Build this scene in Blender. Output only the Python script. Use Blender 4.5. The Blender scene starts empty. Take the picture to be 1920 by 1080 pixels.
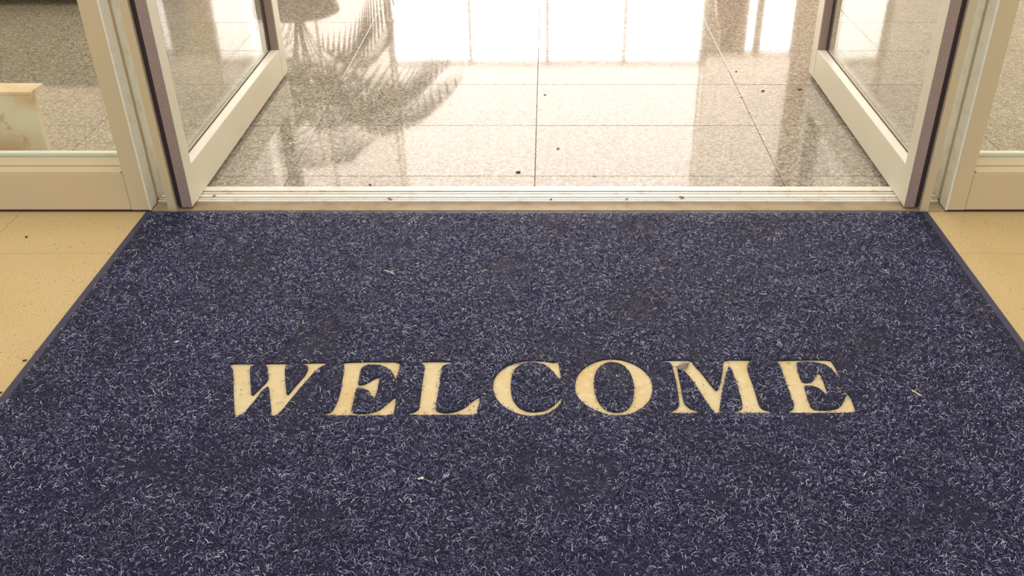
import bpy, bmesh, math, random
import numpy as np
from mathutils import Vector
random.seed(7); rng = np.random.default_rng(11)
scn = bpy.context.scene; COL = scn.collection

# ------------------------------------------------------------ camera, world, light
PITCH = math.radians(32.06); F = 1760.0; CX, CY = 1028.0, 540.0; CAMH = 1.3; CAMY = -2.503
cam = bpy.data.cameras.new('camera'); cam_o = bpy.data.objects.new('camera', cam); COL.objects.link(cam_o)
cam_o.location = (0, CAMY, CAMH); cam_o.rotation_euler = (math.pi/2 - PITCH, 0, 0)
cam.sensor_width = 36; cam.lens = 36*F/1920; cam.shift_x = -(CX-960)/1920; cam.clip_start = .05
scn.camera = cam_o
W = bpy.data.worlds.new('world'); scn.world = W; W.use_nodes = True
bg = W.node_tree.nodes['Background']; bg.inputs[0].default_value = (1.0, .955, .90, 1); bg.inputs[1].default_value = .80
scn.view_settings.view_transform = 'Standard'; scn.view_settings.look = 'None'
scn.view_settings.exposure = .27; scn.view_settings.gamma = 1; scn.view_settings.use_curve_mapping = False
DOORWAY_GLOW, TRANSOM_GLOW, CEILING_GLOW = 9.0, 3.1, 2.6

def unproject(x, y, z=0.0):
    u = (x-CX)/F; v = (CY-y)/F; s, c = math.sin(PITCH), math.cos(PITCH)
    dz = -s+v*c; dy = c+v*s; t = (z-CAMH)/dz
    return (u*t, CAMY+dy*t)

# ------------------------------------------------------------ materials
def mat(name, col, rough=.5, spec=.5, metal=0.0, emit=0.0, bump=None, noise=None, coat=0.0):
    """noise = (scale, colour2, low, high) ; bump = (scale, strength, distance)"""
    m = bpy.data.materials.new(name); m.use_nodes = True; nt = m.node_tree; b = nt.nodes['Principled BSDF']
    b.inputs['Base Color'].default_value = (*col, 1); b.inputs['Roughness'].default_value = rough
    b.inputs['Specular IOR Level'].default_value = spec; b.inputs['Metallic'].default_value = metal
    b.inputs['Coat Weight'].default_value = coat
    if emit:
        b.inputs['Emission Color'].default_value = (*col, 1); b.inputs['Emission Strength'].default_value = emit
    tc = nt.nodes.new('ShaderNodeNewGeometry')
    def nz(scale, detail=3.0):
        n = nt.nodes.new('ShaderNodeTexNoise'); n.inputs['Scale'].default_value = scale
        n.inputs['Detail'].default_value = detail; nt.links.new(tc.outputs['Position'], n.inputs['Vector']); return n
    if noise:
        ns = noise if isinstance(noise, list) else [noise]
        prev = None
        for (sc, c2, lo, hi) in ns:
            n = nz(sc); r = nt.nodes.new('ShaderNodeMapRange'); r.inputs[1].default_value = lo; r.inputs[2].default_value = hi
            nt.links.new(n.outputs['Fac'], r.inputs[0])
            mx = nt.nodes.new('ShaderNodeMix'); mx.data_type = 'RGBA'
            nt.links.new(r.outputs[0], mx.inputs['Factor']); mx.inputs['B'].default_value = (*c2, 1)
            if prev: nt.links.new(prev, mx.inputs['A'])
            else: mx.inputs['A'].default_value = (*col, 1)
            prev = mx.outputs['Result']
        nt.links.new(prev, b.inputs['Base Color'])
    if bump:
        n = nz(bump[0], 4.0); bp = nt.nodes.new('ShaderNodeBump'); bp.inputs['Strength'].default_value = bump[1]
        bp.inputs['Distance'].default_value = bump[2]; nt.links.new(n.outputs['Fac'], bp.inputs['Height'])
        nt.links.new(bp.outputs[0], b.inputs['Normal'])
    return m

M = {}
M['light'] = mat('pale inner extrusion', (.86, .86, .76), .4, noise=(30, (.74, .72, .60), .5, .75))
M['paint'] = mat('champagne paint', (.65, .53, .33), .42, .4, noise=[(900, (.50, .42, .28), .58, .75), (3, (.60, .52, .35), .45, .7)], bump=(1500, .12, .0004))
M['leafpaint'] = mat('cream door paint', (.76, .73, .58), .38, .4, noise=(4, (.72, .68, .52), .45, .7))
M['shade_brown'] = mat('shade-brown edge', (.33, .24, .22), .45, .4, noise=(400, (.40, .31, .27), .5, .7))  # darker brown carries the shade of the camera-facing door faces
M['bead'] = mat('ivory glazing bead', (.95, .94, .88), .3)
M['rubber'] = mat('dark rubber and gap shade', (.045, .025, .035), .7)
M['alu'] = mat('worn aluminium', (.93, .90, .82), .32, .5, .15, noise=(30, (.72, .64, .52), .55, .75))
M['groove'] = mat('dirty groove', (.05, .03, .022), .85)
M['sill'] = mat('beige stone sill', (.40, .31, .19), .5, noise=[(14, (.30, .21, .13), .45, .7), (600, (.30, .22, .14), .6, .7)])
M['beige'] = mat('beige terrazzo', (.72, .55, .28), .5, .35, noise=[(2.2, (.66, .49, .23), .4, .7), (300, (.50, .36, .17), .52, .64), (130, (.20, .13, .06), .665, .70)])
M['grout'] = mat('grout', (.25, .19, .13), .9)
M['wall'] = mat('warm plaster', (.72, .60, .50), .8)
M['ceil'] = mat('white ceiling', (.85, .82, .77), .9)
M['letter'] = mat('cream rubber', (.80, .66, .36), .55, .4, noise=[(5, (.76, .56, .24), .45, .65), (60, (.82, .71, .44), .5, .65), (240, (.35, .22, .10), .70, .76)])
M['edge'] = mat('mat vinyl edge', (.034, .042, .095), .5, .4, noise=(25, (.055, .055, .095), .45, .7), bump=(400, .25, .001))
M['pile'] = mat('mat pile ground', (.014, .016, .060), .6, .3, noise=[(4.5, (.022, .021, .055), .5, .68), (420, (.006, .008, .025), .4, .65)], bump=(380, 1.0, .004))
M['side_glow'] = mat('curtained daylit pane', (1, .88, .80), emit=2.2)
M['added_glow'] = mat('added dim glowing pane', (1, .88, .78), emit=1.5)
M['white_glow'] = mat('bright side pane', (1, .95, .92), emit=7.0)
M['pane_glow'] = mat('daylit pane', (1, .95, .91), emit=DOORWAY_GLOW)
M['transom_glow'] = mat('frosted daylit pane', (1, .89, .84), emit=TRANSOM_GLOW)
M['added_lamp'] = mat('lamp diffuser', (1, .94, .84), emit=CEILING_GLOW)
M['marble'] = mat('beige marble', (.94, .84, .66), .3, noise=[(7, (.84, .62, .40), .42, .60), (20, (.66, .48, .30), .60, .72)])
M['frond'] = mat('palm green', (.05, .085, .035), .5, noise=(6, (.10, .13, .04), .4, .7))
M['pot'] = mat('dark glazed pot', (.10, .07, .06), .35)
M['soil'] = mat('soil', (.05, .035, .025), .9)
M['white'] = mat('white lacquer', (.88, .85, .80), .35)
M['greyleaf'] = mat('dried grey leaf', (.20, .155, .10), .6, noise=(300, (.28, .23, .16), .4, .7))
M['vein'] = mat('leaf vein', (.10, .07, .04), .6)
M['twig'] = mat('pale twig', (.85, .70, .48), .6)
M['crumb'] = mat('dark crumb', (.05, .025, .02), .8)
M['rcrumb'] = mat('reddish crumb', (.30, .12, .08), .8)
M['wcrumb'] = mat('white crumb', (.88, .82, .76), .6)

def granite():
    m = bpy.data.materials.new('polished granite'); m.use_nodes = True; nt = m.node_tree; b = nt.nodes['Principled BSDF']
    g = nt.nodes.new('ShaderNodeNewGeometry'); oi = nt.nodes.new('ShaderNodeObjectInfo')
    def vor(s):
        v = nt.nodes.new('ShaderNodeTexVoronoi'); v.inputs['Scale'].default_value = s
        nt.links.new(g.outputs['Position'], v.inputs['Vector'])
        sp = nt.nodes.new('ShaderNodeSeparateColor'); nt.links.new(v.outputs['Color'], sp.inputs[0]); return sp.outputs[0]
    def ramp(src, stops):
        r = nt.nodes.new('ShaderNodeValToRGB'); r.color_ramp.interpolation = 'LINEAR'
        while len(r.color_ramp.elements) < len(stops): r.color_ramp.elements.new(.5)
        for e, (p, c) in zip(r.color_ramp.elements, stops): e.position = p; e.color = (*c, 1)
        nt.links.new(src, r.inputs[0]); return r.outputs[0]
    a = ramp(vor(150), [(0, (.07, .06, .05)), (.22, (.17, .155, .13)), (.45, (.36, .335, .28)), (.8, (.50, .465, .39)), (1, (.80, .76, .68))])
    c = ramp(vor(360), [(0, (.13, .12, .10)), (.5, (.38, .355, .30)), (1, (.60, .56, .49))])
    mx = nt.nodes.new('ShaderNodeMix'); mx.data_type = 'RGBA'; mx.inputs['Factor'].default_value = .45
    nt.links.new(a, mx.inputs['A']); nt.links.new(c, mx.inputs['B'])
    mr = nt.nodes.new('ShaderNodeMapRange'); mr.inputs[3].default_value = .93; mr.inputs[4].default_value = 1.06
    nt.links.new(oi.outputs['Random'], mr.inputs[0])
    hv = nt.nodes.new('ShaderNodeHueSaturation'); nt.links.new(mr.outputs[0], hv.inputs['Value']); nt.links.new(mx.outputs['Result'], hv.inputs['Color'])
    nt.links.new(hv.outputs[0], b.inputs['Base Color'])
    b.inputs['Roughness'].default_value = .055; b.inputs['IOR'].default_value = 1.52
    n = nt.nodes.new('ShaderNodeTexNoise'); n.inputs['Scale'].default_value = 2.0; nt.links.new(g.outputs['Position'], n.inputs['Vector'])
    bp = nt.nodes.new('ShaderNodeBump'); bp.inputs['Strength'].default_value = .05; bp.inputs['Distance'].default_value = .01
    nt.links.new(n.outputs[0], bp.inputs['Height']); nt.links.new(bp.outputs[0], b.inputs['Normal'])
    return m
M['granite'] = granite()

def strand_mat():
    m = bpy.data.materials.new('vinyl loop strands'); m.use_nodes = True; nt = m.node_tree; b = nt.nodes['Principled BSDF']
    g = nt.nodes.new('ShaderNodeNewGeometry')
    r = nt.nodes.new('ShaderNodeValToRGB')
    st = [(0, (.020, .023, .085)), (.40, (.034, .040, .13)), (.64, (.085, .098, .25)), (.86, (.30, .325, .56)), (1, (.95, .97, 1.0))]
    while len(r.color_ramp.elements) < len(st): r.color_ramp.elements.new(.5)
    for e, (p, c) in zip(r.color_ramp.elements, st): e.position = p; e.color = (*c, 1)
    nt.links.new(g.outputs['Random Per Island'], r.inputs[0])
    n = nt.nodes.new('ShaderNodeTexNoise'); n.inputs['Scale'].default_value = 5.0; nt.links.new(g.outputs['Position'], n.inputs['Vector'])
    mr = nt.nodes.new('ShaderNodeMapRange'); mr.inputs[1].default_value = .52; mr.inputs[2].default_value = .72; mr.inputs[4].default_value = .55
    nt.links.new(n.outputs[0], mr.inputs[0])
    mx = nt.nodes.new('ShaderNodeMix'); mx.data_type = 'RGBA'; nt.links.new(mr.outputs[0], mx.inputs['Factor'])
    nt.links.new(r.outputs[0], mx.inputs['A']); mx.inputs['B'].default_value = (.045, .042, .075, 1)
    nt.links.new(mx.outputs['Result'], b.inputs['Base Color'])
    b.inputs['Roughness'].default_value = .38; b.inputs['Specular IOR Level'].default_value = .6
    return m
M['strand'] = strand_mat()

def glass():
    m = bpy.data.materials.new('clear glass'); m.use_nodes = True; nt = m.node_tree
    for n in list(nt.nodes): nt.nodes.remove(n)
    o = nt.nodes.new('ShaderNodeOutputMaterial'); mx = nt.nodes.new('ShaderNodeMixShader')
    t = nt.nodes.new('ShaderNodeBsdfTransparent'); t.inputs[0].default_value = (.95, .975, .945, 1)
    gl = nt.nodes.new('ShaderNodeBsdfGlossy'); gl.inputs['Roughness'].default_value = .0
    fr = nt.nodes.new('ShaderNodeFresnel'); fr.inputs[0].default_value = 1.5
    gg = nt.nodes.new('ShaderNodeNewGeometry'); mr = nt.nodes.new('ShaderNodeMapRange')   # same reflectance on both faces of the pane
    mr.inputs[3].default_value = 1.5; mr.inputs[4].default_value = 1/1.5
    nt.links.new(gg.outputs['Backfacing'], mr.inputs[0]); nt.links.new(mr.outputs[0], fr.inputs[0])
    nt.links.new(fr.outputs[0], mx.inputs[0]); nt.links.new(t.outputs[0], mx.inputs[1]); nt.links.new(gl.outputs[0], mx.inputs[2])
    nt.links.new(mx.outputs[0], o.inputs[0]); return m
M['glass'] = glass()

# ------------------------------------------------------------ builders
def tag(o, label=None, cat=None, group=None, kind=None):
    if label: o['label'] = label
    if cat: o['category'] = cat
    if group: o['group'] = group
    if kind: o['kind'] = kind
    return o
def link(name, me, parent=None, m=None, smooth=False):
    o = bpy.data.objects.new(name, me); COL.objects.link(o); o.parent = parent
    if m: me.materials.append(m)
    if smooth:
        for p in me.polygons: p.use_smooth = True
    return o
def empty(name, loc):
    o = bpy.data.objects.new(name, None); COL.objects.link(o); o.location = loc; o.empty_display_size = .1; return o
def box_bm(bm, x0, x1, y0, y1, z0, z1, bev=0.0):
    r = bmesh.ops.create_cube(bm, size=1.0)
    vs = r['verts']
    for v in vs:
        v.co = Vector((x0+(v.co.x+.5)*(x1-x0), y0+(v.co.y+.5)*(y1-y0), z0+(v.co.z+.5)*(z1-z0)))
    if bev:
        es = list({e for v in vs for e in v.link_edges})
        bmesh.ops.bevel(bm, geom=es, offset=bev, segments=2, affect='EDGES', profile=.7)
def bx(name, parent, m, boxes, bev=0.0, org=(0, 0, 0)):
    bm = bmesh.new()
    for b in boxes: box_bm(bm, *b, bev=bev)
    for v in bm.verts: v.co -= Vector(org)
    me = bpy.data.meshes.new(name); bm.to_mesh(me); bm.free()
    return link(name, me, parent, m)
def pydata(name, verts, faces, parent, m, smooth=False):
    me = bpy.data.meshes.new(name); me.from_pydata(verts, [], faces); me.update()
    return link(name, me, parent, m, smooth)
def fill_curve(name, splines, z0, z1, parent, m, org=(0, 0)):
    """closed 2-D outlines (inner ones become holes), extruded from z0 to z1"""
    cu = bpy.data.curves.new(name, 'CURVE'); cu.dimensions = '2D'; cu.fill_mode = 'BOTH'; cu.extrude = (z1-z0)/2
    for pts in splines:
        s = cu.splines.new('POLY'); s.points.add(len(pts)-1); s.use_cyclic_u = True
        for p, q in zip(s.points, pts): p.co = (q[0]-org[0], q[1]-org[1], 0, 1)
    t = bpy.data.objects.new(name+'_tmp', cu); COL.objects.link(t)
    bpy.context.view_layer.update()
    me = bpy.data.meshes.new_from_object(t.evaluated_get(bpy.context.evaluated_depsgraph_get()))
    bpy.data.objects.remove(t); bpy.data.curves.remove(cu)
    for v in me.vertices: v.co.z += (z0+z1)/2
    me.materials.clear(); me.name = name
    return link(name, me, parent, m)

# ------------------------------------------------------------ setting: floors
fl = bx('floor', None, M['grout'], [(-3.2, 3.2, -3.9, .12, -.09, -.0030)]); tag(fl, kind='structure')
def tile_set(floor, m, xs, ys, dx, dy, gap, step):
    bm = bmesh.new(); box_bm(bm, gap/2, dx-gap/2, gap/2, dy-gap/2, -.02, 0)
    top = [e for e in bm.edges if all(v.co.z > -.001 for v in e.verts)]
    bmesh.ops.bevel(bm, geom=top, offset=.0008, segments=1, affect='EDGES')
    me = bpy.data.meshes.new('tile'); bm.to_mesh(me); bm.free(); me.materials.append(m)
    for x in xs:
        for y in ys:
            o = bpy.data.objects.new('tile', me); COL.objects.link(o); o.parent = floor
            o.location = (x, y, random.uniform(-step, 0))
tile_set(fl, M['beige'], [-1.58+.8*k for k in range(-2, 5)], [-.246+.8*k for k in range(-4, 0)], .8, .8, .0012, .0002)
tile_set(fl, M['beige'], [-1.58+.8*k for k in range(-2, 5)], [-.246], .8, .37, .0012, .0002)
fl2 = bx('floor', None, M['grout'], [(-4.9, 4.9, .125, 8.9, -.09, -.0025)]); tag(fl2, kind='structure')
tile_set(fl2, M['granite'], [-.043+.79*k for k in range(-6, 6)], [.2526+.425*k for k in range(0, 20)], .79, .425, .0022, .0005)
tile_set(fl2, M['granite'], [-.043+.79*k for k in range(-6, 6)], [.1526], .79, .10, .0022, .0003)

# room shell
def st(name, boxes, m): return tag(bx(name, None, m, boxes), kind='structure')
st('wall_left', [(-5.05, -4.9, .15, 9.0, 0, 5.1)], M['wall'])
st('wall_right', [(4.9, 5.05, .15, 9.0, 0, 5.1)], M['wall'])
st('wall_back', [(-4.9, -1.95, 8.9, 9.0, 0, 5.1), (1.95, 4.9, 8.9, 9.0, 0, 5.1), (-1.95, 1.95, 8.9, 9.0, 4.8, 5.1)], M['wall'])
st('wall_front', [(-5.05, 5.05, .0, .15, 2.40, 5.1), (-5.05, -3.5, 0, .15, 0, 2.4), (3.5, 5.05, 0, .15, 0, 2.4)], M['wall'])
st('ceiling', [(-5.05, 5.05, 0, 9.0, 5.1, 5.2)], M['ceil'])

# the bright glazed entrance at the far end of the lobby
far = tag(empty('window_3', (0, 8.9, 0)), kind='structure')
org = (0, 8.9, 0)
for k in range(4):
    x0 = -1.90+k*.95
    bx('pane', far, M['pane_glow'], [(x0-.013, x0+.913, 8.93, 8.95, .10, 2.50)], org=org)
bx('transom_pane', far, M['transom_glow'], [(-1.94, 1.94, 8.93, 8.95, 2.56, 4.74)], org=org)
for x0 in (-1.95, -1.0, -.05, .90, 1.85):
    bx('mullion', far, M['white'], [(x0+.035, x0+.065, 8.91, 8.97, 0, 2.5 if abs(x0) < 1.5 else 4.8)], .004, org)
for z in (.05, 2.53, 4.77):
    bx('transom_bar', far, M['white'], [(-1.95, 1.95, 8.915, 8.965, z-.05, z+.05)], .004, org)

wl = tag(empty('window_4', (-2.85, 8.89, 0)), kind='structure'); o = (-2.85, 8.89, 0)
bx('pane', wl, M['side_glow'], [(-3.65, -2.83, 8.885, 8.895, .1, 4.3), (-2.81, -1.95, 8.885, 8.895, .1, 4.3)], 0, o)
bx('frame', wl, M['wall'], [(-3.72, -3.64, 8.86, 8.9, 0, 4.4), (-2.835, -2.805, 8.86, 8.9, 0, 4.4), (-1.965, -1.94, 8.86, 8.9, 0, 4.4), (-3.64, -1.965, 8.86, 8.9, 4.29, 4.38)], .003, o)
wr = tag(empty('window_5', (2.7, 8.89, 0)), kind='structure'); o = (2.7, 8.89, 0)
bx('pane', wr, M['white_glow'], [(2.42, 2.52, 8.885, 8.895, .1, 2.36), (2.60, 2.98, 8.885, 8.895, .1, 1.55), (2.60, 2.98, 8.885, 8.895, 1.72, 2.36)], 0, o)
bx('added_upper_pane', wr, M['added_glow'], [(1.96, 3.0, 8.885, 8.895, 2.46, 4.3)], 0, o)  # glowing pane added to soften the right edge of the floor reflection
bx('frame', wr, M['wall'], [(2.36, 2.43, 8.86, 8.9, 0, 2.42), (2.51, 2.61, 8.86, 8.9, 0, 2.42), (2.97, 3.04, 8.86, 8.9, 0, 2.42), (2.60, 2.98, 8.86, 8.9, 1.54, 1.73)], .003, o)
# unseen ceiling panels, added to brighten the lobby
first = None
for i, x in enumerate((-3.3, -1.1, 1.1, 3.3)):
    for j, y in enumerate((1.2, 3.5, 5.8)):
        c = empty('added_ceiling_light', (x, y, 5.1))
        tag(c, 'unseen square ceiling light panel added to brighten the lobby', 'light', 'added lobby ceiling lights')
        if first is None:
            a = bx('frame', c, M['white'], [(-.65, .65, -.65, -.60, -.05, 0), (-.65, .65, .60, .65, -.05, 0), (-.65, -.60, -.6, .6, -.05, 0), (.60, .65, -.6, .6, -.05, 0)])
            b = bx('diffuser', c, M['added_lamp'], [(-.6, .6, -.6, .6, -.035, -.01)]); first = (a, b)
        else:
            for q in first:
                d = q.copy(); COL.objects.link(d); d.parent = c

# ------------------------------------------------------------ door frame, sidelights, leaves, threshold
H = 2.32
def side(s, wn, dn, tn):
    f = lambda a, b: (min(s*a, s*b), max(s*a, s*b))
    # frame post
    g = lambda a, b, *r: (*f(a, b), *r)
    x0 = 1.188; x1 = 1.245
    post = tag(empty('trim_%d' % tn, (s*1.215, .065, 0)), kind='structure'); o = (s*1.215, .065, 0)
    bx('post', post, M['paint'], [g(x0+.004, x1, .0, .13, .008, 2.4)], .0015, o)
    bx('groove_lip', post, M['light'], [g(x0, x0+.0045, .0, .052, .006, 2.4), g(x0, x0+.0045, .072, .13, .006, 2.4)], .0012, o)
    bx('gap_shade', post, M['rubber'], [g(x0+.003, x1, .004, .126, .0, .0095)], 0, o)  # dark strip drawn for the shadow in the gap under the post
    # pivot jamb, narrow strip standing beside the leaf
    jx0, jx1 = (1.112, 1.136)
    j = tag(empty('trim_%d' % (tn+1), (s*1.125, .02, 0)), kind='structure'); o = (s*1.125, .02, 0)
    bx('jamb', j, M['paint'], [g(jx0, jx1, .0, .050, .0005, H)], .0015, o)
    bx('brush_seal', j, M['rubber'], [g(jx0+.004, jx1-.004, .050, .056, .013, H)], 0, o)
    # sidelight
    o = (s*2.3, .065, 0)
    w = tag(empty(wn, o), kind='structure')
    bx('bottom_rail', w, M['paint'], [g(x1+.001, 3.5, .0, .13, .009, .125)], .002, o)
    bx('rail_lip', w, M['paint'], [g(x1+.006, 3.48, .002, .041, .124, .131)], .0015, o)
    bx('glazing_bead', w, M['paint'], [g(x1+.006, 3.48, .046, .104, .124, .133)], .002, o)
    bx('glazing_bead', w, M['bead'], [g(x1+.001, 3.48, .112, .130, .124, .143)], .002, o)
    bx('gap_shade', w, M['rubber'], [g(x1+.001, 3.5, .004, .126, .0, .0095)], 0, o)  # gap shadow under the rail, built as a dark strip
    bx('top_rail', w, M['paint'], [g(x1+.001, 3.5, .0, .13, H, 2.4)], .002, o)
    bx('pane', w, M['glass'], [g(x1-.004, 3.5, .105, .111, .124, H)], 0, o)
    # leaf, swung open into the lobby
    a, b = 1.065, 1.110; o = (s*1.087, .03, 0)
    d = tag(empty(dn, o), kind='structure'); zb = .014
    bx('hinge_stile', d, M['leafpaint'], [g(a, a+.031, .009, .066, zb, 2.25)], .0012, o)
    bx('shaded_edge', d, M['shade_brown'], [g(a+.0015, a+.0305, .006, .0095, zb, 2.25)], .0006, o)  # shade on the leaf's front edge, put into a brown strip
    bx('weatherstrip', d, M['rubber'], [g(a+.031, b+.001, .013, .066, zb, 2.25)], .001, o)
    bx('lock_stile', d, M['leafpaint'], [g(a, b, 1.147, 1.22, zb, 2.25)], .0012, o)
    bx('bottom_rail', d, M['leafpaint'], [g(a+.0005, b, .0665, 1.1462, zb, .127)], .0012, o)
    bx('top_rail', d, M['leafpaint'], [g(a+.0005, b, .0665, 1.1462, 2.15, 2.25)], .0012, o)
    bx('glazing_bead', d, M['bead'], [g(a+.001, a+.0315, .067, 1.136, .1265, .1290)], .0006, o)
    bx('glazing_bead', d, M['leafpaint'], [g(b-.005, b-.001, .067, 1.136, .1265, .1290)], .0006, o)
    bx('shaded_reveal', d, M['shade_brown'], [g(a+.0015, a+.0315, 1.138, 1.1475, .127, 2.15)], .0008, o)  # shade on the far stile's reveal, put into brown strips
    bx('shaded_reveal', d, M['shade_brown'], [g(a+.0395, b-.001, 1.132, 1.1475, .127, 2.15)], .0008, o)
    bx('gasket', d, M['rubber'], [g(a+.0315, a+.0330, .067, 1.146, .127, .132), g(a+.0315, a+.0330, 1.132, 1.1475, .13, 2.15)], 0, o)
    bx('pane', d, M['glass'], [g(a+.0330, a+.0390, .066, 1.147, .120, 2.155)], 0, o)
    bx('pivot', d, M['alu'], [g(a+.015, a+.03, .03, .05, .0, zb+.002)], .001, o)
side(-1, 'window_1', 'door_1', 1); side(1, 'window_2', 'door_2', 3)

th = tag(empty('trim_5', (0, .1, 0)), kind='structure'); o = (0, .1, 0)
prof = [(.0545, .0112), (.0620, .0112), (.0680, .0112), (.0740, .0112), (.0812, .0115), (.0970, .0115), (.1040, .0115), (.1120, .0115), (.1205, .0125), (.1500, .0125)]
for k in range(5):
    y0, z = prof[2*k]; y1, _ = prof[2*k+1]
    bx('ridge', th, M['alu'], [(-1.187, 1.187, y0, y1, .0012, z)], .0008, o)
bx('grooved_plate', th, M['groove'], [(-1.187, 1.187, .0555, .148, -.002, .0072)], 0, o)
sl = bx('trim_6', None, M['sill'], [(-1.187, 1.187, .002, .0540, -.018, .0055)], .0012); tag(sl, kind='structure')

# ------------------------------------------------------------ welcome mat
MX0, MX1, MY0, MY1 = -1.2028, 1.134, -1.75, -.0035
mato = tag(empty('doormat', (0, -.85, 0)), 'large navy blue looped vinyl doormat with cream WELCOME lettering', 'doormat'); MO = (0, -.85)
MORG = (0, -.85, 0)
L = {}
def zm(pts, x0, y0, k): return [(x0+a/k, y0+b/k) for a, b in pts]
Wp = zm([(150,207),(260,204),(375,205),(372,220),(340,232),(330,262),(332,330),(338,420),(346,502),(420,430),(498,352),(494,290),(490,245),(478,225),(458,212),(470,204),(560,203),(662,203),(664,215),(646,238),(644,300),(652,400),(664,500),(740,405),(820,318),(852,262),(855,235),(830,218),(800,208),(805,200),(920,197),(1035,197),(1015,212),(950,245),(905,285),(865,330),(800,405),(720,500),(670,560),(600,650),(530,687),(522,620),(510,500),(500,402),(440,450),(380,530),(320,600),(280,655),(195,685),(190,600),(183,480),(182,330),(176,262),(160,235)], 400, 640, 4.8)
E1 = zm([(1168,195),(1300,190),(1450,187),(1680,188),(1676,250),(1662,300),(1640,352),(1622,300),(1590,258),(1530,225),(1460,214),(1390,216),(1345,232),(1328,262),(1314,330),(1302,398),(1370,388),(1430,352),(1495,318),(1492,380),(1476,450),(1452,522),(1422,492),(1400,450),(1350,428),(1296,420),(1278,460),(1264,545),(1243,640),(1300,655),(1400,652),(1490,625),(1560,570),(1636,505),(1645,525),(1635,600),(1618,672),(1300,674),(1100,673),(980,668),(1000,655),(1060,640),(1090,600),(1130,510),(1150,430),(1165,330),(1182,235),(1165,212)], 400, 640, 4.8)
Lp = zm([(138,150),(260,148),(385,150),(360,168),(305,178),(296,220),(285,320),(270,400),(256,470),(262,503),(320,520),(400,510),(470,478),(530,425),(578,398),(573,440),(562,490),(552,535),(400,534),(200,536),(45,532),(62,518),(110,510),(138,488),(146,430),(158,330),(172,230),(180,190),(160,168)], 750, 640, 3.84)
Cp = zm([(1140,145),(1150,200),(1160,272),(1140,272),(1118,238),(1080,200),(1040,172),(990,158),(930,156),(880,166),(838,192),(808,235),(798,300),(800,370),(815,425),(850,475),(910,506),(970,512),(1040,502),(1100,470),(1145,425),(1168,402),(1165,440),(1120,490),(1060,525),(1000,538),(930,542),(860,530),(790,502),(730,460),(690,410),(668,350),(670,290),(700,235),(750,192),(810,162),(880,146),(950,138),(1020,142),(1075,150),(1110,156)], 750, 640, 3.84)
Oo = zm([(1530,128),(1460,134),(1390,155),(1330,190),(1285,235),(1262,290),(1258,340),(1270,390),(1305,435),(1350,472),(1410,500),(1470,525),(1530,538),(1600,538),(1670,524),(1735,490),(1785,445),(1812,395),(1820,335),(1810,280),(1780,235),(1735,195),(1680,163),(1610,138)], 750, 640, 3.84)
Oi = zm([(1505,152),(1455,170),(1420,205),(1400,250),(1394,305),(1402,370),(1422,425),(1450,468),(1490,500),(1545,514),(1600,510),(1640,490),(1668,450),(1684,390),(1686,330),(1675,270),(1650,220),(1615,180),(1570,158)], 750, 640, 3.84)
Mp = zm([(90,272),(220,270),(362,270),(400,325),(450,375),(500,440),(560,515),(590,545),(615,520),(640,420),(650,340),(648,300),(668,268),(780,267),(905,268),(898,285),(868,302),(872,360),(900,440),(930,520),(955,610),(978,680),(1010,712),(1100,733),(1098,747),(920,748),(750,745),(752,732),(812,712),(828,690),(815,620),(790,530),(760,440),(735,370),(712,325),(695,345),(675,400),(655,490),(640,560),(628,650),(612,748),(585,748),(545,712),(505,650),(460,580),(410,500),(350,420),(300,365),(262,335),(240,345),(252,410),(270,500),(285,590),(305,660),(350,702),(430,730),(422,748),(300,749),(175,748),(185,730),(238,702),(258,665),(248,580),(228,460),(205,365),(185,300),(150,288),(92,285)], 1220, 620, 4.8)
E2 = zm([(1130,288),(1138,274),(1200,270),(1400,267),(1618,268),(1640,300),(1670,350),(1690,402),(1668,402),(1630,350),(1590,322),(1540,300),(1450,285),(1370,283),(1312,292),(1316,340),(1335,400),(1355,462),(1400,474),(1450,462),(1480,428),(1494,388),(1520,385),(1545,435),(1572,510),(1592,577),(1572,577),(1535,540),(1500,515),(1440,500),(1380,500),(1398,570),(1420,640),(1448,700),(1490,718),(1600,718),(1680,705),(1725,665),(1752,600),(1770,568),(1800,605),(1825,670),(1848,742),(1700,746),(1450,747),(1235,745),(1245,730),(1280,708),(1292,680),(1270,610),(1240,530),(1205,440),(1175,345),(1155,305)], 1220, 620, 4.8)
def smooth(p):          # one Chaikin pass rounds the traced outlines
    q = []
    for i in range(len(p)):
        a, b = p[i], p[(i+1) % len(p)]
        q += [(a[0]*.8+b[0]*.2, a[1]*.8+b[1]*.2), (a[0]*.2+b[0]*.8, a[1]*.2+b[1]*.8)]
    return q
ZL, ZP = .0045, .0082
def wpts(p): return [unproject(x, y, .0060) for x, y in smooth(p)]
letters = [('W', [Wp]), ('E', [E1]), ('L', [Lp]), ('C', [Cp]), ('O', [Oo, Oi]), ('M', [Mp]), ('E', [E2])]
letters = [(n, [wpts(p) for p in ps]) for n, ps in letters]
bx('backing', mato, M['edge'], [(MX0, MX1, MY0, MY1, .0003, .0030)], .0009, MORG)
B = .020
bx('border', mato, M['edge'], [(MX0+.001, MX0+B, MY0+.001, MY1-.001, .0022, .0052), (MX1-B, MX1-.001, MY0+.001, MY1-.001, .0022, .0052),
    (MX0+B-.002, MX1-B+.002, MY1-.013, MY1-.001, .0022, .0052), (MX0+B-.002, MX1-B+.002, MY0+.001, MY0+B, .0022, .0052)], .0012, MORG)
px0, px1, py0, py1 = MX0+B+.003, MX1-B-.003, MY0+B, MY1-.016
outer = [(px0, py0), (px1, py0), (px1, py1), (px0, py1)]
holes = [p for _, ps in letters for p in ps]
fill_curve('pile_ground', [outer]+holes, .0028, ZP, mato, M['pile'], MO)
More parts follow.
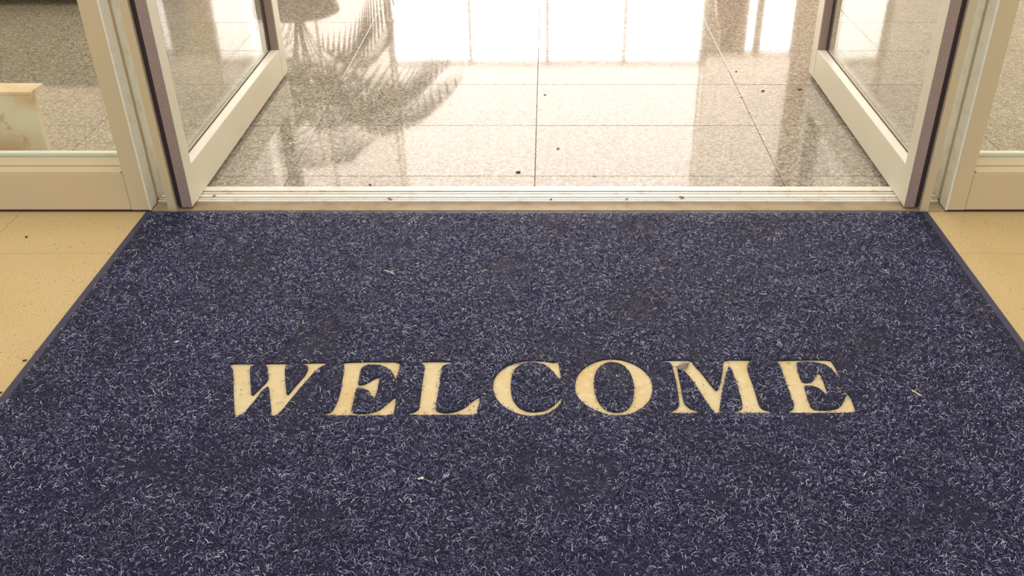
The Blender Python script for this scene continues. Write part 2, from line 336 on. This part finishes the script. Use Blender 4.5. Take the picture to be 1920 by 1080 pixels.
for n, ps in letters:
    lo = fill_curve('letter', ps, .0030, ZL+.0005, mato, M['letter'], MO); lo['label'] = 'cream sunken letter '+n

def inside(pts, x, y):
    r = np.zeros(len(x), bool); n = len(pts)
    for i in range(n):
        (xa, ya), (xb, yb) = pts[i], pts[(i+1) % n]
        if ya == yb: continue
        c = ((ya > y) != (yb > y)) & (x < (xb-xa)*(y-ya)/(yb-ya)+xa)
        r ^= c
    return r
def vnoise(x, y, s, seed):   # smooth value noise for wear patches
    g = np.random.default_rng(seed).random((256, 256)); X = x*s+100; Y = y*s+100
    i = np.floor(X).astype(int) % 255; j = np.floor(Y).astype(int) % 255; a = X-np.floor(X); b = Y-np.floor(Y)
    a = a*a*(3-2*a); b = b*b*(3-2*b)
    return (g[i, j]*(1-a)+g[i+1, j]*a)*(1-b)+(g[i, j+1]*(1-a)+g[i+1, j+1]*a)*b
def strands(name, N, seed, seg=3):
    r = np.random.default_rng(seed)
    x = r.uniform(px0, px1, N); y = r.uniform(py0, py1, N)
    wear = .55*vnoise(x, y, 9, 1)+.30*vnoise(x, y, 26, 2)+.15*vnoise(x, y, 70, 3)
    keep = r.random(N) < np.clip(1.9-2.1*wear, .22, 1)
    ed = np.minimum(x-px0, px1-x); keep &= r.random(N) < np.clip(.22+ed/.05, 0, 1)
    ins = np.zeros(N, bool)
    for n_, ps in letters:
        k = np.zeros(N, bool)
        for p in ps: k ^= inside(p, x, y)
        ins |= k
    ax, ay = unproject(985, 681, .006)          # worn crown of the C, pile grown over it
    over = ((np.abs(x-ax) < .036) & (np.abs(y-ay) < .012)) & (r.random(N) < .8)
    keep &= (~ins) | over | (r.random(N) < .012)
    x = x[keep]; y = y[keep]; ins = ins[keep]; n = len(x)
    th = r.uniform(0, 2*np.pi, n); Ln = r.gamma(5, .00172, n).clip(.004, .020); cv = r.normal(0, 170, n).clip(-330, 330)
    w = r.uniform(.00034, .00058, n); z0 = ZP+r.uniform(-.0012, .0042, n); z0 = np.where(ins, ZP-r.uniform(0, .003, n), z0)
    arch = r.uniform(.0006, .0042, n); tilt = r.normal(0, .0022, n); roll = r.normal(0, .7, n)
    V = np.zeros((n, seg+1, 2, 3))
    px, py, a = x.copy(), y.copy(), th.copy()
    px = px-np.cos(th)*Ln/2; py = py-np.sin(th)*Ln/2
    for k in range(seg+1):
        t = k/seg; z = z0+arch*4*t*(1-t)-arch*.6+tilt*(t-.5)
        z = np.maximum(z, ZP-.0004) if False else z
        nx, ny = -np.sin(a), np.cos(a)
        for q, sg in ((0, -1), (1, 1)):
            V[:, k, q, 0] = px+sg*w*nx*np.cos(roll); V[:, k, q, 1] = py+sg*w*ny*np.cos(roll); V[:, k, q, 2] = z+sg*w*np.sin(roll)
        px = px+np.cos(a)*Ln/seg; py = py+np.sin(a)*Ln/seg; a = a+cv*Ln/seg
    V = V.reshape(-1, 3); V[:, 1] -= MO[1]; V[:, 0] = V[:, 0].clip(MX0+.006, MX1-.006)
    base = (np.arange(n)*(seg+1)*2)[:, None]
    Fq = np.concatenate([np.stack([base[:, 0]+2*k, base[:, 0]+2*k+1, base[:, 0]+2*k+3, base[:, 0]+2*k+2], 1)[:, None, :] for k in range(seg)], 1).reshape(-1, 4)
    me = bpy.data.meshes.new(name); me.vertices.add(len(V)); me.vertices.foreach_set('co', V.astype(np.float32).ravel())
    me.loops.add(Fq.size); me.loops.foreach_set('vertex_index', Fq.astype(np.int32).ravel())
    me.polygons.add(len(Fq)); me.polygons.foreach_set('loop_start', np.arange(0, Fq.size, 4, dtype=np.int32))
    me.polygons.foreach_set('use_smooth', np.ones(len(Fq), bool))
    me.update(calc_edges=True); me.materials.append(M['strand'])
    o = bpy.data.objects.new(name, me); COL.objects.link(o); o.parent = mato; o['kind'] = 'stuff'
    return o
strands('loop_pile', 410000, 5)
# dirt caught in the sunken letters
rr = random.Random(21); dbm = bmesh.new()
for n_, ps in letters:
    for k in range(16):
        q = ps[0]; i = rr.randrange(len(q)); cxx = sum(p[0] for p in q)/len(q); cyy = sum(p[1] for p in q)/len(q)
        x = q[i][0]+rr.uniform(-.012, .012); y = q[i][1]+rr.uniform(-.012, .012)
        ok = np.zeros(1, bool)
        for p in ps: ok ^= inside(p, np.array([x]), np.array([y]))
        if not ok[0]: continue
        z = bmesh.ops.create_icosphere(dbm, subdivisions=1, radius=rr.uniform(.0007, .0024)); e = rr.uniform(.4, 1.7)
        for v in z['verts']: v.co = Vector((v.co.x*e+x, v.co.y/e+y-MO[1], v.co.z*.4+.0046))
me = bpy.data.meshes.new('dirt_specks'); dbm.to_mesh(me); dbm.free(); link('dirt_specks', me, mato, M['crumb'])['kind'] = 'stuff'

# ------------------------------------------------------------ litter
def crumb(px, py, size, m, label, z=0.0, seed=0, name='crumb', cat='debris'):
    x, y = unproject(px, py, z); r = random.Random(seed+int(px))
    bm = bmesh.new()
    for k in range(r.choice((3, 4))):
        q = bmesh.ops.create_icosphere(bm, subdivisions=1, radius=size*r.uniform(.25, .45))
        dx, dy = r.uniform(-.5, .5)*size, r.uniform(-.5, .5)*size
        sx, sy, sz = r.uniform(.6, 1.6), r.uniform(.5, 1.3), r.uniform(.3, .6)
        for v in q['verts']: v.co = Vector((v.co.x*sx+dx, v.co.y*sy+dy, v.co.z*sz+r.uniform(-.05, .05)*size))
    zmin = min(v.co.z for v in bm.verts)
    for v in bm.verts: v.co.z -= zmin
    me = bpy.data.meshes.new(name); bm.to_mesh(me); bm.free()
    o = link(name, me, None, m); o.location = (x, y, z); tag(o, label, cat)
    return o
crumb(971, 323, .014, M['crumb'], 'dark curled crumb on the granite just left of the centre joint, near the threshold')
crumb(1046, 279, .010, M['rcrumb'], 'small reddish crumb on granite right of the centre joint, second from the threshold')
crumb(1021, 178, .009, M['rcrumb'], 'pale reddish speck farthest inside, right of the centre tile joint')
crumb(1115, 331, .008, M['crumb'], 'small dark crumb on the tile joint right of centre')
crumb(694, 347, .007, M['crumb'], 'small dark crumb on granite left of centre behind the threshold')
crumb(885, 351, .004, M['crumb'], 'tiny speck touching the threshold back strip, left of the centre joint')
crumb(1467, 351, .011, M['crumb'], 'dark clump against the threshold back strip, toward the right door leaf')
crumb(730, 373, .011, M['rcrumb'], 'brown crumb on the ridged threshold, left part', .0115)
crumb(1035, 374, .009, M['crumb'], 'dark brown crumb on the ridged threshold near the centre', .0115)
crumb(1176, 374, .008, M['rcrumb'], 'brown crumb on the ridged threshold right of centre', .0115)
crumb(1280, 371, .012, M['rcrumb'], 'brown smear of crumbs on the ridged threshold, right part', .0115)
crumb(403, 368, .008, M['rcrumb'], 'brown crumb on the ridged threshold beside the left door leaf', .0115)
crumb(1497, 168, .015, M['rcrumb'], 'dark litter clump on granite near the far end of the right leaf')
crumb(1494, 142, .014, M['wcrumb'], 'pale litter bits just behind the dark clump by the right leaf')
crumb(1389, 181, .013, M['wcrumb'], 'pale crumb on the slanting tile joint, right half')
crumb(1430, 171, .012, M['crumb'], 'small brown crumb between the slanting joint and the right leaf')
crumb(1381, 134, .008, M['crumb'], 'tiny dark speck right of the bright reflection')
crumb(546, 270, .010, M['wcrumb'], 'small white crumb on granite near the left door leaf')
crumb(48, 676, .008, M['crumb'], 'dark bug-like speck on the beige floor left of the mat')
crumb(69, 660, .007, M['crumb'], 'dark fragment touching the left edge of the mat')
crumb(3, 738, .008, M['crumb'], 'dark fragment at the lower left where floor meets mat edge')
crumb(50, 445, .006, M['crumb'], 'tiny dark speck on the beige floor near the left window rail')
crumb(789, 897, .007, M['wcrumb'], 'tiny pale speck on the mat below the letter L', .013)
crumb(1272, 691, .005, M['wcrumb'], 'pale bit beside the stalk of the dried leaf on the letter M', .008)
def twig(pts, r0, m, label, z, name='twig', cat='debris'):
    w = [unproject(x, y, z) for x, y in pts]; c = w[0]; vs, fs = [], []; n = 6
    for i, (x, y) in enumerate(w):
        a = w[max(i-1, 0)]; b = w[min(i+1, len(w)-1)]; d = Vector((b[0]-a[0], b[1]-a[1], 0)).normalized(); s = Vector((-d.y, d.x, 0))
        rr = r0*(.6 if i in (0, len(w)-1) else 1+.25*math.sin(i*2.3))
        for k in range(n):
            t = 2*math.pi*k/n; p = Vector((x-c[0], y-c[1], r0))+s*math.cos(t)*rr+Vector((0, 0, 1))*math.sin(t)*rr; vs.append(tuple(p))
    for i in range(len(w)-1):
        for k in range(n): fs.append((i*n+k, i*n+(k+1) % n, (i+1)*n+(k+1) % n, (i+1)*n+k))
    fs += [tuple(range(n-1, -1, -1)), tuple(range((len(w)-1)*n, len(w)*n))]
    o = pydata(name, vs, fs, None, m, True); o.location = (c[0], c[1], z); tag(o, label, cat); return o
twig([(1709, 732), (1713, 735), (1717, 737), (1721, 740), (1725, 742), (1729, 743)], .0016, M['twig'], 'cream bent twig lying on the mat right of the final letter E', .0135)
twig([(720, 508), (727, 509), (731, 510), (735, 513), (740, 515)], .0014, M['twig'], 'pale thin twig on the worn dirty patch in the upper mat', .0135)
twig([(328, 643), (332, 642), (336, 641)], .0018, M['wcrumb'], 'tiny white seed on the left half of the mat above the letters', .0135, 'seed')
# dried leaf on the M
lp = zm([(360,560),(400,500),(470,440),(560,390),(660,355),(760,370),(860,420),(830,460),(780,540),(700,610),(600,665),(500,650),(430,620)], 1250, 660, 20)
w = [unproject(x, y, .012) for x, y in lp]; cx = sum(p[0] for p in w)/len(w); cy = sum(p[1] for p in w)/len(w)
tip0 = Vector((w[0][0]-cx, w[0][1]-cy, 0)); tip1 = Vector((w[6][0]-cx, w[6][1]-cy, 0)); ax = (tip1-tip0).normalized()
lf = empty('dried_leaf', (cx, cy, .0045)); tag(lf, 'small dried grey leaf lying over the top left of the letter M', 'leaf')
vs, fs = [], []; nn = len(w)
for sc, zz in ((1, 0), (.55, .0010), (0.01, .0016)):
    for p in w:
        v = Vector((p[0]-cx, p[1]-cy, 0))*sc; lon = v.dot(ax); vs.append((v.x, v.y, .0045+zz+lon*lon*8))
for r_ in range(2):
    for k in range(nn): fs.append((r_*nn+k, r_*nn+(k+1) % nn, (r_+1)*nn+(k+1) % nn, (r_+1)*nn+k))
fs.append(tuple(2*nn+k for k in range(nn)))
bl = pydata('blade', vs, fs, lf, M['greyleaf'], True); bl.modifiers.new('s', 'SOLIDIFY').thickness = .0006
vv = []
for k in range(7):
    t = k/6; p = tip0.lerp(tip1, t*1.02-.22*(1-t)); lon = p.dot(ax); z = .0058+lon*lon*8
    s = Vector((-ax.y, ax.x, 0))*.0007; vv += [(p.x+s.x, p.y+s.y, z), (p.x, p.y, z+.0009), (p.x-s.x, p.y-s.y, z)]
ff = []
for k in range(6): ff += [(3*k, 3*k+1, 3*k+4, 3*k+3), (3*k+1, 3*k+2, 3*k+5, 3*k+4), (3*k+2, 3*k, 3*k+3, 3*k+5)]
pydata('midrib', vv, ff, lf, M['vein'])

# ------------------------------------------------------------ lobby furniture (seen mostly as reflections in the floor)
pl = empty('marble_plinth', (-2.6, .33, 0)); tag(pl, 'low beige marble plinth inside, behind the left window pane', 'plinth'); o = (-2.6, .33, 0)
bx('block', pl, M['marble'], [(-3.45, -1.618, .305, .333, .0, .252)], .003, o)
bx('capping', pl, M['marble'], [(-3.455, -1.614, .302, .385, .2525, .264)], .003, o)

def lathe(name, prof, parent, m, n=32):
    vs, fs = [], []
    for r_, z in prof:
        for k in range(n): a = 2*math.pi*k/n; vs.append((r_*math.cos(a), r_*math.sin(a), z))
    for i in range(len(prof)-1):
        for k in range(n): fs.append((i*n+k, i*n+(k+1) % n, (i+1)*n+(k+1) % n, (i+1)*n+k))
    fs.append(tuple(range(n-1, -1, -1))); fs.append(tuple((len(prof)-1)*n+k for k in range(n)))
    return pydata(name, vs, fs, parent, m, True)
def palm(x, y, sc, nf, label, seed):
    r = random.Random(seed); t = empty('potted_palm', (x, y, 0)); tag(t, label, 'plant')
    lathe('pot', [(.15*sc, 0), (.17*sc, .02), (.21*sc, .30), (.23*sc, .36), (.23*sc, .39), (.20*sc, .39), (.195*sc, .34)], t, M['pot'])
    lathe('soil', [(.19*sc, .335), (.10, .345), (.01, .35)], t, M['soil'])
    for k in range(nf):
        a = 2*math.pi*k/nf+r.uniform(-.25, .25); reach = r.uniform(.55, 1.0)*sc; top = r.uniform(.75, 1.25)*sc; droop = r.uniform(.25, .7)*sc
        d = Vector((math.cos(a), math.sin(a), 0)); s = Vector((-d.y, d.x, 0)); vs, fs = [], []
        def P(u): return d*(reach*u**1.25)+Vector((0, 0, .34+top*math.sin(min(u, 1)*1.75)/math.sin(1.5708)*.9-droop*u*u))
        n = 26; w_ = .007
        for i in range(n+1):
            p = P(i/n); q = w_*(1-.7*i/n); vs += [tuple(p+s*q), tuple(p-s*q), tuple(p+Vector((0, 0, -q*1.5)))]
        for i in range(n):
            b = 3*i; fs += [(b, b+3, b+4, b+1), (b+1, b+4, b+5, b+2), (b+2, b+5, b+3, b)]
        for i in range(6, n+1):
            u = i/n; p = P(u); fw = (P(min(u+.03, 1.02))-P(u-.03)).normalized()
            ln = sc*.34*math.sin(math.pi*min(.12+.85*(u-.2)/.8, .98))**.7
            for sg in (-1, 1):
                dr = (fw*.55+s*sg*.8+Vector((0, 0, -.25))).normalized(); c = fw*.012*sc
                b = len(vs); mid = p+dr*ln*.45+Vector((0, 0, .015)); tip = p+dr*ln+Vector((0, 0, -.10*ln/.3*sc))
                vs += [tuple(p-c*.5), tuple(p+c*.5), tuple(mid+c), tuple(mid-c), tuple(tip)]
                fs += [(b, b+1, b+2, b+3), (b+3, b+2, b+4)]
        pydata('frond', vs, fs, t, M['frond'])
palm(-1.62, 3.55, 1.22, 13, 'potted palm with feathery fronds standing inside behind the left door leaf', 3)

bn = empty('lobby_bench', (-2.9, 2.5, 0)); tag(bn, 'dark brown lobby bench just inside at the far end of the left window view', 'bench')
M['hide'] = mat('dark brown hide', (.085, .05, .052), .55, noise=(30, (.12, .075, .07), .5, .7))
bx('body', bn, M['hide'], [(-.85, .85, -.26, .35, .035, .30)], .02)
for k in range(3): bx('cushion', bn, M['hide'], [(-.84+k*.56, -.29+k*.56, -.27, .34, .30, .43)], .03)
for x in (-.78, -.2, .72):
    for y in (-.22, .28): bx('foot', bn, M['bead'], [(x, x+.035, y, y+.035, 0, .036)], .003)
vz = empty('floor_vase', (1.36, 4.55, 0)); tag(vz, 'brown floor vase inside, reflected in the granite near the right leaf', 'vase')
lathe('body', [(.06, 0), (.09, .02), (.12, .25), (.13, .5), (.10, .72), (.06, .82), (.055, .9), (.08, .95), (.07, .95), (.045, .88)], vz, mat('brown glaze', (.33, .20, .14), .3))
bx('collar', vz, M['white'], [(-.07, .07, -.07, .07, .945, .955)])
